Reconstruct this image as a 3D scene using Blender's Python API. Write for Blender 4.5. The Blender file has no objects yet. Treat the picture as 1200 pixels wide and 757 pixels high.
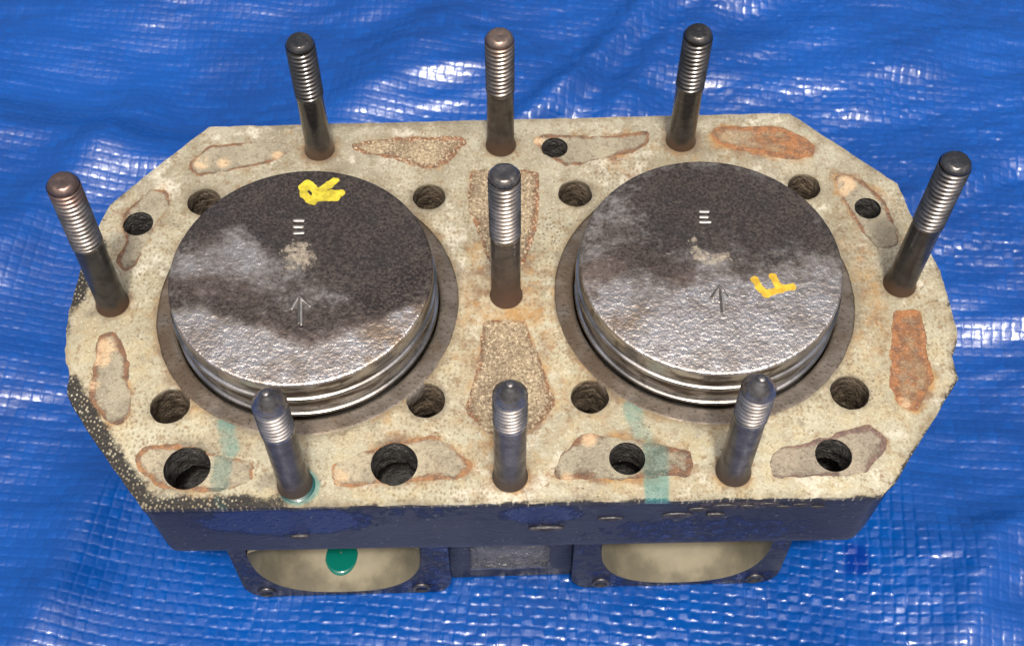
import bpy, math, random
import numpy as np
from mathutils import Matrix, Vector

random.seed(7)
rng = np.random.default_rng(11)
scene = bpy.context.scene
K = 0.22                       # one layout unit (outer stud to outer stud) in metres

# ------------------------------------------------------------------ camera
Rm = np.array([[0.99957716, -0.02896375, -0.00256801], [0, 0, 0], [0.01377333, 0.54940826, -0.83544052]])
Rm[0] /= np.linalg.norm(Rm[0]); Rm[2] /= np.linalg.norm(Rm[2])
Rm[1] = np.cross(Rm[2], Rm[0])
CAM = np.array([-0.01762011, -0.92380422, 1.35333099])
FPX = 1519.6534
cam = bpy.data.cameras.new('camera')
camo = bpy.data.objects.new('camera', cam)
scene.collection.objects.link(camo)
cam.sensor_width = 36.0
cam.lens = FPX / 1200.0 * 36.0
cam.clip_start = 0.01
cam.clip_end = 200.0
rc = Rm.T @ np.diag([1, -1, -1])
M = Matrix.Identity(4)
for i in range(3):
    for j in range(3):
        M[i][j] = rc[i, j]
    M[i][3] = CAM[i] * K
camo.matrix_world = M
cam.dof.use_dof = True
cam.dof.focus_distance = 1.52 * K
cam.dof.aperture_fstop = 30.0
scene.camera = camo

# ------------------------------------------------------------------ world, sun, exposure
SUN_EL, SUN_AZ = 68.0, -86.0    # azimuth: degrees from +x towards +y (far right)
w = bpy.data.worlds.new('World'); scene.world = w; w.use_nodes = True
nt = w.node_tree
bg = nt.nodes['Background']
sky = nt.nodes.new('ShaderNodeTexSky')
sky.sky_type = 'NISHITA'; sky.sun_disc = False
sky.sun_elevation = math.radians(SUN_EL)
sky.sun_rotation = math.radians(90 - SUN_AZ)
sky.air_density = 1.0; sky.dust_density = 10.0; sky.ozone_density = 1.0
nt.links.new(sky.outputs[0], bg.inputs[0])
bg.inputs[1].default_value = 0.14
sl = bpy.data.lights.new('sun', 'SUN')
sl.energy = 2.9; sl.angle = math.radians(5); sl.color = (1.0, 0.965, 0.90)
so = bpy.data.objects.new('sun', sl); scene.collection.objects.link(so)
d = Vector((math.cos(math.radians(SUN_EL)) * math.cos(math.radians(SUN_AZ)),
            math.cos(math.radians(SUN_EL)) * math.sin(math.radians(SUN_AZ)), math.sin(math.radians(SUN_EL))))
so.rotation_euler = d.to_track_quat('Z', 'Y').to_euler()
so.location = d * 2
scene.view_settings.view_transform = 'Standard'
scene.view_settings.look = 'None'
scene.view_settings.gamma = 1.0
scene.view_settings.exposure = 0.0

# ------------------------------------------------------------------ maths helpers
def deck(u, v, z=0.0):
    """survey point (u,v) of the deck plan -> x,y in layout units at height z"""
    dd = Rm.T @ np.array([(u - 600) / FPX, (v - 378.5) / FPX, 1.0])
    t = (z - CAM[2]) / dd[2]
    p = CAM + t * dd
    return p[:2]
def deckpoly(pts, z=0.0): return np.array([deck(a, b, z) for a, b in pts])

def hash2(ix, iy, s):
    n = (ix.astype(np.int64) * 374761393 + iy.astype(np.int64) * 668265263 + s * 1274126177) & 0xffffffff
    n = ((n ^ (n >> 13)) * 1274126177) & 0xffffffff
    n = n ^ (n >> 16)
    return (n & 0xffff) / 65535.0
def vnoise(x, y, s=0):
    ix = np.floor(x); iy = np.floor(y); fx = x - ix; fy = y - iy
    fx = fx * fx * fx * (fx * (fx * 6 - 15) + 10); fy = fy * fy * fy * (fy * (fy * 6 - 15) + 10)
    a = hash2(ix, iy, s); b = hash2(ix + 1, iy, s); c = hash2(ix, iy + 1, s); e = hash2(ix + 1, iy + 1, s)
    return (a * (1 - fx) + b * fx) * (1 - fy) + (c * (1 - fx) + e * fx) * fy
def fbm(x, y, s=0, o=4):
    r = 0; a = .5; t = 0
    for i in range(o):
        r = r + a * vnoise(x * 2 ** i + 17.3 * i, y * 2 ** i - 9.1 * i, s + i * 31); t += a; a *= .5
    return r / t
def ss(a, b, x):
    t = np.clip((x - a) / (b - a), 0, 1); return t * t * (3 - 2 * t)
def sd_circle(x, y, cx, cy, r): return np.hypot(x - cx, y - cy) - r
def sd_poly(x, y, P):
    dmin = np.full(x.shape, 1e9); inside = np.zeros(x.shape, bool); n = len(P)
    for i in range(n):
        a = P[i]; b = P[(i + 1) % n]; e = b - a
        t = np.clip(((x - a[0]) * e[0] + (y - a[1]) * e[1]) / (e @ e), 0, 1)
        dmin = np.minimum(dmin, (x - a[0] - t * e[0]) ** 2 + (y - a[1] - t * e[1]) ** 2)
        c = ((a[1] > y) != (b[1] > y))
        with np.errstate(divide='ignore', invalid='ignore'):
            xi = a[0] + (y - a[1]) * e[0] / (e[1] if e[1] != 0 else 1e-12)
        inside ^= c & (x < xi)
    dd = np.sqrt(dmin)
    return np.where(inside, -dd, dd)
def sd_line(x, y, P, w):
    r = np.full(np.shape(x), 1e9)
    for i in range(len(P) - 1):
        a = np.array(P[i]); b = np.array(P[i + 1]); e = b - a
        t = np.clip(((x - a[0]) * e[0] + (y - a[1]) * e[1]) / (e @ e + 1e-12), 0, 1)
        r = np.minimum(r, np.hypot(x - a[0] - t * e[0], y - a[1] - t * e[1]))
    return r - w
def fillet(P, r, n=5):
    P = [np.array(p, float) for p in P]; out = []
    for i in range(len(P)):
        a, b, c = P[i - 1], P[i], P[(i + 1) % len(P)]
        u = (a - b) / np.linalg.norm(a - b); v = (c - b) / np.linalg.norm(c - b)
        rr = min(r, .45 * np.linalg.norm(a - b), .45 * np.linalg.norm(c - b))
        for k in range(n + 1):
            t = k / n
            out.append((1 - t) ** 2 * (b + u * rr) + 2 * t * (1 - t) * b + t * t * (b + v * rr))
    return np.array(out)
def resample(P, step):
    Q = []
    for i in range(len(P)):
        a = P[i]; b = P[(i + 1) % len(P)]; n = max(1, int(np.linalg.norm(b - a) / step))
        for k in range(n): Q.append(a + (b - a) * k / n)
    return np.array(Q)
def inset(P, dd):
    a = np.roll(P, 1, 0); b = np.roll(P, -1, 0); t = b - a
    t /= np.linalg.norm(t, axis=1)[:, None] + 1e-12
    nrm = np.stack([t[:, 1], -t[:, 0]], 1)
    area = .5 * np.sum(P[:, 0] * np.roll(P[:, 1], -1) - np.roll(P[:, 0], -1) * P[:, 1])
    if area < 0: nrm = -nrm
    return P - nrm * dd

# ------------------------------------------------------------------ mesh helpers
def mesh_obj(name, V, F, mat, parent=None, attrs=None, smooth=True, loc=(0, 0, 0)):
    V = np.asarray(V, np.float32) * K
    me = bpy.data.meshes.new(name)
    if isinstance(F, np.ndarray):
        m, k = F.shape
        me.vertices.add(len(V)); me.vertices.foreach_set('co', V.ravel())
        me.loops.add(m * k); me.loops.foreach_set('vertex_index', F.astype(np.int32).ravel())
        me.polygons.add(m)
        me.polygons.foreach_set('loop_start', np.arange(0, m * k, k, dtype=np.int32))
        me.update(calc_edges=True)
    else:
        me.from_pydata(V.tolist(), [], F); me.update()
    me.polygons.foreach_set('use_smooth', np.full(len(me.polygons), smooth))
    if attrs:
        for an, arr in attrs.items():
            at = me.attributes.new(an, 'FLOAT_COLOR', 'POINT')
            c = np.ones((len(V), 4), np.float32); c[:, :arr.shape[1]] = arr
            at.data.foreach_set('color', c.ravel())
    me.validate()
    if mat: me.materials.append(mat)
    o = bpy.data.objects.new(name, me); scene.collection.objects.link(o)
    o.location = Vector(loc) * K
    if parent: o.parent = parent
    return o
def empty(name, loc, label=None, cat=None, group=None):
    o = bpy.data.objects.new(name, None); scene.collection.objects.link(o)
    o.location = Vector(loc) * K; o.empty_display_size = .02
    if label: o['label'] = label
    if cat: o['category'] = cat
    if group: o['group'] = group
    return o
def march(sdf, x0, x1, y0, y1, cell):
    """clean triangulated sheet of the region sdf<0 (marching triangles)"""
    nx = int(math.ceil((x1 - x0) / cell)) + 1; ny = int(math.ceil((y1 - y0) / cell)) + 1
    X, Y = np.meshgrid(x0 + np.arange(nx) * cell, y0 + np.arange(ny) * cell)
    X = X.ravel(); Y = Y.ravel(); S = sdf(X, Y)
    S = np.where(np.abs(S) < cell * .02, -cell * .02, S)
    idx = np.arange(nx * ny).reshape(ny, nx)
    a = idx[:-1, :-1].ravel(); b = idx[:-1, 1:].ravel(); c = idx[1:, 1:].ravel(); e = idx[1:, :-1].ravel()
    T = np.concatenate([np.stack([a, b, c], 1), np.stack([a, c, e], 1)])
    inn = S[T] < 0; cnt = inn.sum(1)
    out = [T[cnt == 3]]
    N = len(X); ek = []; newt = []
    def edge(p, q):
        lo = np.minimum(p, q); hi = np.maximum(p, q); return lo * np.int64(N) + hi
    A = T[cnt == 1]; I = inn[cnt == 1]; k = np.argmax(I, 1); r = np.arange(len(A))
    p0 = A[r, k]; p1 = A[r, (k + 1) % 3]; p2 = A[r, (k + 2) % 3]
    e1a, e1b = edge(p0, p1), edge(p0, p2); A0 = p0
    B = T[cnt == 2]; I = inn[cnt == 2]; k = np.argmin(I, 1); r = np.arange(len(B))
    q0 = B[r, k]; q1 = B[r, (k + 1) % 3]; q2 = B[r, (k + 2) % 3]
    e2a, e2b = edge(q0, q1), edge(q0, q2)
    uk = np.unique(np.concatenate([e1a, e1b, e2a, e2b]))
    lo = uk // N; hi = uk % N
    t = S[lo] / (S[lo] - S[hi])
    ex = X[lo] + t * (X[hi] - X[lo]); ey = Y[lo] + t * (Y[hi] - Y[lo])
    f = lambda kk: N + np.searchsorted(uk, kk)
    out.append(np.stack([A0, f(e1a), f(e1b)], 1))
    out.append(np.stack([f(e2a), q1, q2], 1)); out.append(np.stack([f(e2a), q2, f(e2b)], 1))
    T = np.concatenate(out)
    X = np.concatenate([X, ex]); Y = np.concatenate([Y, ey])
    used = np.unique(T); remap = np.full(len(X), -1); remap[used] = np.arange(len(used))
    return X[used], Y[used], remap[T]
def skirt(V, T, dvec):
    """walls hung from every open edge of the sheet"""
    E = np.concatenate([T[:, [0, 1]], T[:, [1, 2]], T[:, [2, 0]]])
    key = np.sort(E, 1); N = len(V)
    kk = key[:, 0] * np.int64(N) + key[:, 1]
    u, inv, cnt = np.unique(kk, return_inverse=True, return_counts=True)
    B = E[cnt[inv] == 1]
    bv = np.unique(B); mp = np.full(N, -1); mp[bv] = N + np.arange(len(bv)) + len(bv)
    mt = np.full(N, -1); mt[bv] = N + np.arange(len(bv))
    V2 = np.concatenate([V, V[bv], V[bv] + np.asarray(dvec)])
    T2 = np.concatenate([T, np.stack([mt[B[:, 1]], mt[B[:, 0]], mp[B[:, 0]]], 1), np.stack([mt[B[:, 1]], mp[B[:, 0]], mp[B[:, 1]]], 1)])
    return V2, T2, bv
def lathe(profile, seg=64, wob=None):
    """profile: list of (r,z); returns verts, quads"""
    P = np.array(profile, float); n = len(P); th = np.arange(seg) * 2 * math.pi / seg
    R = P[:, 0][:, None] * np.ones(seg); Z = P[:, 1][:, None] * np.ones(seg)
    if wob is not None: R, Z = wob(R, Z, th[None, :])
    V = np.stack([R * np.cos(th), R * np.sin(th), Z], -1).reshape(-1, 3)
    i = np.arange(n - 1)[:, None] * seg; j = np.arange(seg)[None, :]; j2 = (j + 1) % seg
    F = np.stack([i + j, i + j2, i + seg + j2, i + seg + j], -1).reshape(-1, 4)
    return V, F
def loft(rows):
    n = len(rows[0]); m = len(rows); V = np.concatenate(rows)
    i = np.arange(m - 1)[:, None] * n; j = np.arange(n)[None, :]; j2 = (j + 1) % n
    F = np.stack([i + j, i + j2, i + n + j2, i + n + j], -1).reshape(-1, 4)
    return V, F

# ------------------------------------------------------------------ material helpers
class NB:
    def __init__(self, name):
        self.m = bpy.data.materials.new(name); self.m.use_nodes = True
        self.t = self.m.node_tree; self.p = self.t.nodes['Principled BSDF']
        self.tc = self.t.nodes.new('ShaderNodeTexCoord')
        mp = self.t.nodes.new('ShaderNodeMapping'); mp.inputs['Scale'].default_value = (1 / K,) * 3; mp.inputs['Location'].default_value = (3.713, 5.137, 2.351); self.off = (3.713, 5.137, 2.351)
        self.t.links.new(self.tc.outputs['Object'], mp.inputs['Vector']); self.co = mp.outputs[0]
    def L(self, a, b): self.t.links.new(a, b)
    def N(self, k): return self.t.nodes.new(k)
    def put(self, sock, v):
        if hasattr(v, 'is_output') or isinstance(v, bpy.types.NodeSocket): self.L(v, sock)
        elif isinstance(v, (tuple, list)): sock.default_value = (*v, 1) if len(v) == 3 and sock.type == 'RGBA' else v
        else: sock.default_value = v
    def noise(self, sc, det=4, ro=.55, co=None, dist=0):
        n = self.N('ShaderNodeTexNoise'); n.inputs['Scale'].default_value = sc; n.inputs['Detail'].default_value = det
        n.inputs['Roughness'].default_value = ro; n.inputs['Distortion'].default_value = dist
        self.L(co or self.co, n.inputs['Vector']); return n.outputs[0]
    def voro(self, sc, feat='F1', rnd=1.0, co=None, out='Distance'):
        n = self.N('ShaderNodeTexVoronoi'); n.feature = feat; n.inputs['Scale'].default_value = sc
        n.inputs['Randomness'].default_value = rnd; self.L(co or self.co, n.inputs['Vector']); return n.outputs[out]
    def math(self, op, a, b=0.0, clamp=False):
        n = self.N('ShaderNodeMath'); n.operation = op; n.use_clamp = clamp
        self.put(n.inputs[0], a); self.put(n.inputs[1], b); return n.outputs[0]
    def rng(self, v, a, b, c=0.0, e=1.0):
        n = self.N('ShaderNodeMapRange'); n.interpolation_type = 'SMOOTHSTEP'
        self.put(n.inputs[0], v)
        for i, q in enumerate((a, b, c, e)): self.put(n.inputs[i + 1], q)
        return n.outputs[0]
    def mix(self, f, a, b, mode='MIX'):
        n = self.N('ShaderNodeMix'); n.data_type = 'RGBA'; n.blend_type = mode
        self.put(n.inputs[0], f); self.put(n.inputs[6], a); self.put(n.inputs[7], b); return n.outputs[2]
    def attr(self, name):
        a = self.N('ShaderNodeAttribute'); a.attribute_name = name
        s = self.N('ShaderNodeSeparateColor'); self.L(a.outputs['Color'], s.inputs[0])
        return s.outputs[0], s.outputs[1], s.outputs[2], a.outputs['Alpha']
    def bump(self, h, strength, dist, prev=None):
        b = self.N('ShaderNodeBump'); b.inputs['Strength'].default_value = strength
        b.inputs['Distance'].default_value = dist * K; self.put(b.inputs['Height'], h)
        if prev: self.L(prev, b.inputs['Normal'])
        return b.outputs[0]
    def xyz(self):
        s = self.N('ShaderNodeSeparateXYZ'); v = self.N('ShaderNodeVectorMath'); v.operation = 'SUBTRACT'
        self.L(self.co, v.inputs[0]); v.inputs[1].default_value = self.off
        self.L(v.outputs[0], s.inputs[0]); return s.outputs
    def scaled(self, v, rot=(0, 0, 0)):
        mp = self.N('ShaderNodeMapping'); mp.inputs['Scale'].default_value = v; mp.inputs['Rotation'].default_value = rot
        self.L(self.co, mp.inputs[0]); return mp.outputs[0]
    def set(self, **k):
        nm = dict(color='Base Color', rough='Roughness', metal='Metallic', normal='Normal', spec='Specular IOR Level',
                  coat='Coat Weight', coatr='Coat Roughness', trans='Transmission Weight', ior='IOR')
        for a, v in k.items(): self.put(self.p.inputs[nm[a]], v)
        return self.m

def mat_gasket():
    b = NB('old gasket face'); rust, dark, teal, grey = b.attr('m1')
    n1 = b.noise(7, 6, .62); n2 = b.noise(34, 5, .65); n3 = b.noise(210, 3); n4 = b.noise(16, 6, .7)
    c = b.mix(b.rng(n1, .36, .64), (.315, .29, .20), (.45, .425, .31))
    c = b.mix(b.math('MULTIPLY', b.rng(n2, .42, .62), .50), c, (.42, .34, .18))
    c = b.mix(b.math('MULTIPLY', b.rng(n4, .48, .60), .55), c, (.32, .265, .165))
    c = b.mix(b.math('MULTIPLY', grey, .95), c, b.mix(b.rng(n4, .38, .60), (.36, .335, .25), (.23, .205, .14)))
    c = b.mix(b.math('MULTIPLY', b.rng(b.noise(13, 6, .72), .55, .66), .6), c, (.66, .63, .52))
    sp1 = b.noise(310, 3, .7); sp2 = b.noise(95, 6, .78)
    c = b.mix(b.rng(sp1, .54, .68, 0, .40), c, (.20, .16, .10))
    c = b.mix(b.rng(sp1, .46, .34, 0, .30), c, (.70, .67, .56))
    c = b.mix(b.rng(sp2, .54, .64, 0, .75), c, (.20, .12, .05))
    # imprint of the woven facing: rows of tiny dots, clear only here and there
    wob = b.N('ShaderNodeVectorMath'); wob.operation = 'ADD'; wn = b.N('ShaderNodeTexNoise'); wn.inputs['Scale'].default_value = 9
    b.L(b.co, wn.inputs['Vector']); sc = b.N('ShaderNodeVectorMath'); sc.operation = 'SCALE'; sc.inputs['Scale'].default_value = .03
    b.L(wn.outputs['Color'], sc.inputs[0]); b.L(b.co, wob.inputs[0]); b.L(sc.outputs[0], wob.inputs[1])
    mp = b.N('ShaderNodeMapping'); mp.inputs['Scale'].default_value = (170, 125, 1); mp.inputs['Rotation'].default_value = (0, 0, .06); b.L(wob.outputs[0], mp.inputs[0])
    dots = b.voro(1, rnd=.6, co=mp.outputs[0])
    rowm = b.rng(b.noise(6, 4, .6), .38, .54)
    c = b.mix(b.math('MULTIPLY', b.rng(dots, .40, .14), b.math('MULTIPLY', rowm, .70)), c, (.21, .16, .08))
    pit = b.voro(170, rnd=1.0)
    pm = b.math('MULTIPLY', b.rng(pit, .30, .12), b.rng(b.noise(19, 6, .75), .52, .64))
    c = b.mix(b.math('MULTIPLY', pm, .85), c, (.055, .045, .03))
    # ochre and rust
    rn = b.math('ADD', rust, b.math('MULTIPLY', b.math('SUBTRACT', b.noise(48, 6, .72), .5), 1.7))
    c = b.mix(b.math('MULTIPLY', b.rng(rn, .22, .80), .80), c, b.mix(b.rng(b.noise(29, 5, .7), .40, .60), (.36, .19, .05), (.16, .075, .03)))
    # grey-brown smudges
    c = b.mix(b.math('MULTIPLY', b.rng(b.noise(21, 6, .7), .57, .68), .60), c, (.17, .15, .11))
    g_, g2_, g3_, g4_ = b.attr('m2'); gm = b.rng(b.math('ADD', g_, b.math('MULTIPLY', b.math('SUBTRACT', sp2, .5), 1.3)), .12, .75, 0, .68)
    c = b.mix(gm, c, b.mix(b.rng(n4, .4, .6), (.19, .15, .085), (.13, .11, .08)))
    # soot on the edge, weave left light
    d2 = b.voro(1, rnd=.6, co=b.scaled((215, 165, 1), (0, 0, .5)))
    dn = b.math('ADD', dark, b.math('ADD', b.math('MULTIPLY', b.math('SUBTRACT', n4, .5), 1.5), b.math('MULTIPLY', b.math('SUBTRACT', sp2, .5), 1.3)))
    dm = b.math('MULTIPLY', b.rng(dn, .30, .80), b.rng(b.math('ADD', d2, b.math('MULTIPLY', b.math('SUBTRACT', n2, .5), .7)), .17, .34, .12, 1))
    c = b.mix(b.math('MULTIPLY', dm, .97), c, (.014, .012, .010))
    tn = b.rng(b.math('ADD', teal, b.math('MULTIPLY', b.math('SUBTRACT', n2, .5), 1.3)), .30, 1.05)
    c = b.mix(b.math('MULTIPLY', tn, .62), c, (.04, .22, .21))
    r = b.math('SUBTRACT', b.rng(n2, .3, .7, .42, .62), b.math('MULTIPLY', teal, .3))
    h = b.math('ADD', b.math('MULTIPLY', dots, b.math('MULTIPLY', rowm, -.5)), b.math('ADD', b.math('MULTIPLY', n3, .7), b.math('MULTIPLY', pm, -1.2)))
    h = b.math('ADD', h, b.math('ADD', b.math('MULTIPLY', n2, 1.0), b.math('MULTIPLY', b.math('MULTIPLY', d2, dark), -.6)))
    return b.set(color=c, rough=r, normal=b.bump(b.math('ADD', h, b.math('MULTIPLY', sp1, 1.0)), .45, .0020), spec=.5)
def mat_patch(name, base, base2, rustc, rust2, grain=0.0):
    b = NB(name); rust, bright, teal, gr = b.attr('m1')
    n1 = b.noise(22, 6, .7); n2 = b.noise(130, 5, .7); nf = b.noise(55, 8, .75)
    c = b.mix(b.rng(n1, .36, .64), base, base2)
    c = b.mix(b.math('MULTIPLY', b.rng(n2, .50, .64), .55), c, (.13, .105, .07))
    rn = b.math('ADD', rust, b.math('ADD', b.math('MULTIPLY', b.math('SUBTRACT', nf, .5), 2.0), b.math('MULTIPLY', b.math('SUBTRACT', n1, .5), .9)))
    rc = b.mix(b.rng(b.noise(85, 6, .7), .40, .60), rustc, rust2)
    rm = b.rng(rn, .40, .95)
    c = b.mix(b.math('MULTIPLY', rm, .88), c, rc)
    c = b.mix(b.math('MULTIPLY', bright, b.rng(nf, .40, .56, 0, .85)), c, (.62, .44, .26))
    if grain:
        g1 = b.noise(290, 3, .8); g2 = b.noise(230, 4, .8, co=b.scaled((1.1, 1, 1), (0, 0, 1)))
        c = b.mix(b.rng(g1, .50, .60, 0, grain), c, (.12, .075, .04)); c = b.mix(b.rng(g2, .52, .62, 0, grain), c, (.62, .51, .34))
    c = b.mix(b.math('MULTIPLY', b.rng(b.math('ADD', teal, b.math('MULTIPLY', b.math('SUBTRACT', nf, .5), 1.3)), .3, 1.0), .50), c, (.04, .17, .15))
    sp1 = b.noise(310, 3, .7); c = b.mix(b.rng(sp1, .54, .68, 0, .40), c, (.15, .11, .07)); c = b.mix(b.rng(sp1, .45, .34, 0, .25), c, (.58, .53, .43))
    h = b.math('ADD', n2, b.math('ADD', sp1, b.math('MULTIPLY', rm, .6)))
    return b.set(color=c, rough=.60, normal=b.bump(h, .7, .003), spec=.4)
def mat_steel(name, base, rough, rustc=(.060, .032, .018), rz=(.03, .0), tipz=None, metal=.9, tip=(.30, .2, .15), coat=0):
    b = NB(name); z = b.xyz()[2]
    n = b.noise(60, 5, .6); n2 = b.noise(1, 4, co=b.scaled((25, 25, 160)))
    c = b.mix(b.rng(n, .35, .65), base, tuple(q * .55 for q in base))
    c = b.mix(b.rng(n2, .55, .75, 0, .5), c, tuple(min(1, q * 1.7) for q in base))
    rm = b.rng(b.math('ADD', z, b.math('MULTIPLY', b.math('SUBTRACT', n, .5), .05)), rz[0], rz[1])
    sp = b.rng(b.noise(110, 4, .6), .62, .70)
    rm = b.math('MAXIMUM', rm, b.math('MULTIPLY', sp, .6))
    if tipz is not None:
        tm = b.rng(b.math('ADD', z, b.math('MULTIPLY', b.math('SUBTRACT', n, .5), .09)), tipz, tipz + .03)
        c = b.mix(b.math('MULTIPLY', tm, .7), c, tip); rm = b.math('MAXIMUM', rm, b.math('MULTIPLY', tm, .5))
    else: tm = 0.0
    c = b.mix(rm, c, rustc)
    return b.set(color=c, metal=b.math('SUBTRACT', metal, b.math('MULTIPLY', rm, metal * .85)),
                 rough=b.math('ADD', b.rng(n, .3, .7, rough * .75, rough * 1.3), b.math('MULTIPLY', rm, .25)),
                 normal=b.bump(n, .25, .002), coat=coat, coatr=.12)
def mat_crown(name):
    b = NB(name); carb, brown, bare, tan = b.attr('m1')
    n1 = b.noise(165, 4, .6, dist=.3); n2 = b.noise(24, 6, .7); n3 = b.noise(300, 3); nf = b.noise(90, 8, .78); ng = b.noise(260, 4, .7)
    c = b.mix(b.rng(n2, .35, .65), (.76, .72, .67), (.48, .44, .40))
    c = b.mix(b.math('MULTIPLY', b.rng(nf, .48, .62), .35), c, (.25, .21, .17))
    c = b.mix(b.math('MULTIPLY', tan, b.rng(n2, .35, .62, 0, .75)), c, (.42, .30, .19))
    bm = b.math('ADD', brown, b.math('ADD', b.math('MULTIPLY', b.math('SUBTRACT', nf, .5), 1.0), b.math('MULTIPLY', b.math('SUBTRACT', n2, .5), .8)))
    bm = b.rng(bm, .15, 1.1)
    c = b.mix(b.math('MULTIPLY', bm, .88), c, b.mix(b.rng(ng, .4, .6), (.085, .052, .042), (.14, .095, .072)))
    cn = b.math('ADD', carb, b.math('ADD', b.math('MULTIPLY', b.math('SUBTRACT', nf, .5), .9), b.math('MULTIPLY', b.math('SUBTRACT', n2, .5), .7)))
    cm = b.rng(cn, .10, .85)
    c = b.mix(b.math('MULTIPLY', cm, .97), c, b.mix(b.rng(b.math('ADD', ng, b.math('MULTIPLY', b.math('SUBTRACT', n2, .5), .5)), .42, .64), (.024, .0195, .0175), (.085, .068, .057)))
    bare_m = b.rng(b.math('ADD', bare, b.math('MULTIPLY', b.math('SUBTRACT', nf, .5), 2.4)), .38, .62)
    c = b.mix(b.math('MULTIPLY', bare_m, .85), c, b.mix(b.rng(ng, .4, .6), (.46, .40, .31), (.24, .20, .15)))
    cov = b.math('MAXIMUM', cm, b.math('MULTIPLY', bm, .8))
    cov = b.math('MAXIMUM', cov, bare_m)
    metal = b.math('SUBTRACT', .95, b.math('MULTIPLY', cov, .55), True)
    rough = b.rng(cov, 0, 1, .29, .23)
    rough = b.math('ADD', rough, b.math('ADD', b.math('MULTIPLY', bare_m, .3), b.math('MULTIPLY', b.math('SUBTRACT', n2, .5), .25)))
    h = b.math('ADD', n1, b.math('ADD', b.math('MULTIPLY', n3, .30), b.math('MULTIPLY', nf, .5)))
    return b.set(color=c, metal=metal, rough=rough, normal=b.bump(h, .52, .0030), spec=.55)
def mat_ringland(name):
    b = NB(name); z = b.xyz()[2]; n = b.noise(1, 5, .6, co=b.scaled((14, 14, 60))); n2 = b.noise(70, 4)
    c = b.mix(b.rng(n, .42, .62), (.48, .46, .43), (.10, .075, .055))
    c = b.mix(b.rng(n2, .55, .7, 0, .6), c, (.03, .025, .02))
    return b.set(color=c, metal=.85, rough=b.rng(n, .3, .7, .22, .45), normal=b.bump(n2, .15, .002))
def mat_simple(name, col, rough, metal=0.0, var=.35, sc=40, bump=.3, dist=.002, spec=.5, coat=0):
    b = NB(name); n = b.noise(sc, 5, .6); n2 = b.noise(sc * 4, 3)
    c = b.mix(b.rng(n, .35, .65), col, tuple(q * (1 - var) for q in col))
    h = b.math('ADD', n, b.math('MULTIPLY', n2, .4))
    return b.set(color=c, rough=b.rng(n2, .3, .7, rough * .8, min(1, rough * 1.2)), metal=metal, normal=b.bump(h, bump, dist), spec=spec, coat=coat)
def mat_body():
    b = NB('dark navy casting paint'); gloss, chip, x1, x2 = b.attr('m1')
    n = b.noise(30, 5, .6); n2 = b.noise(150, 4, .6); n3 = b.noise(70, 6, .7)
    c = b.mix(b.rng(n, .35, .65), (.003, .0045, .015), (.006, .008, .024))
    g = b.rng(b.math('ADD', gloss, b.math('MULTIPLY', b.math('SUBTRACT', n3, .5), 2.2)), .35, .75)
    c = b.mix(g, c, (.005, .016, .080))  # blue reflection of the tarp put into the colour of glossy patches
    ch = b.rng(b.math('ADD', chip, b.math('MULTIPLY', b.math('SUBTRACT', n3, .5), 1.6)), .55, .68)
    c = b.mix(b.math('MULTIPLY', ch, .75), c, b.mix(b.rng(n, .4, .6), (.10, .07, .05), (.03, .022, .018)))
    sp = b.rng(b.voro(75), .13, .07)
    c = b.mix(b.math('MULTIPLY', sp, .5), c, (.30, .27, .22))
    h = b.math('ADD', b.math('MULTIPLY', n2, b.math('ADD', .35, b.math('MULTIPLY', g, 2.0))), b.math('ADD', b.math('MULTIPLY', n3, .8), b.math('MULTIPLY', ch, 1.0)))
    return b.set(color=c, rough=b.math('SUBTRACT', .40, b.math('MULTIPLY', g, .14)), normal=b.bump(h, .7, .0030), spec=.35)
def mat_tarp():
    b = NB('blue woven tarp'); rnd, wet, x1, x2 = b.attr('m1')
    n = b.noise(3, 4); n2 = b.noise(120, 3)
    c = b.mix(b.rng(n, .3, .7), (.0005, .042, .215), (.0009, .063, .30))
    c = b.mix(b.rng(rnd, .55, 1.0, 0, .35), c, (.001, .076, .35))
    c = b.mix(b.math('MULTIPLY', wet, .8), c, (.002, .022, .20))
    fine = b.N('ShaderNodeTexWave'); fine.inputs['Scale'].default_value = 90; b.L(b.co, fine.inputs[0])
    r = b.math('SUBTRACT', b.rng(rnd, 0, 1, .31, .25), b.math('MULTIPLY', wet, .15))
    return b.set(color=c, rough=r, normal=b.bump(n2, .2, .003), spec=.6, coat=.5, coatr=.17)
def mat_drop(name, col, rough=.06):
    b = NB(name); n = b.noise(20, 3)
    return b.set(color=b.mix(n, col, tuple(q * .6 for q in col)), rough=rough, coat=1.0, coatr=.03)

# ------------------------------------------------------------------ tarp and ground
TZ = -0.305
def axis(lo, hi, f0, f1, fine, outer):
    a = list(np.arange(f0, f1, fine)); s = fine; p = f0
    L = []
    while p > lo: s = min(s * 1.25, outer); p -= s; L.append(p)
    s = fine; p = a[-1]; Rr = []
    while p < hi: s = min(s * 1.25, outer); p += s; Rr.append(p)
    return np.array(L[::-1] + a + Rr)
ax = axis(-4.5, 4.5, -.98, 1.03, .0019, .15); ay = axis(-3.5, 4.5, -.40, .96, .0019, .15)
X, Y = np.meshgrid(ax, ay); X = X.ravel(); Y = Y.ravel()
wx = X + .02 * (fbm(X * 2.2, Y * 2.2, 5, 3) - .5); wy = Y + .05 * (fbm(X * 1.6 + 3, Y * 1.6, 6, 3) - .5)
a0 = math.radians(-7); PITCH = .0150
U = (wx * math.cos(a0) + wy * math.sin(a0)) / PITCH; Vv = (-wx * math.sin(a0) + wy * math.cos(a0)) / (PITCH * .93)
iu = np.floor(U); iv = np.floor(Vv); fu = (U - iu) * 2 - 1; fv = (Vv - iv) * 2 - 1
par = ((iu + iv) % 2).astype(bool)
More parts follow.
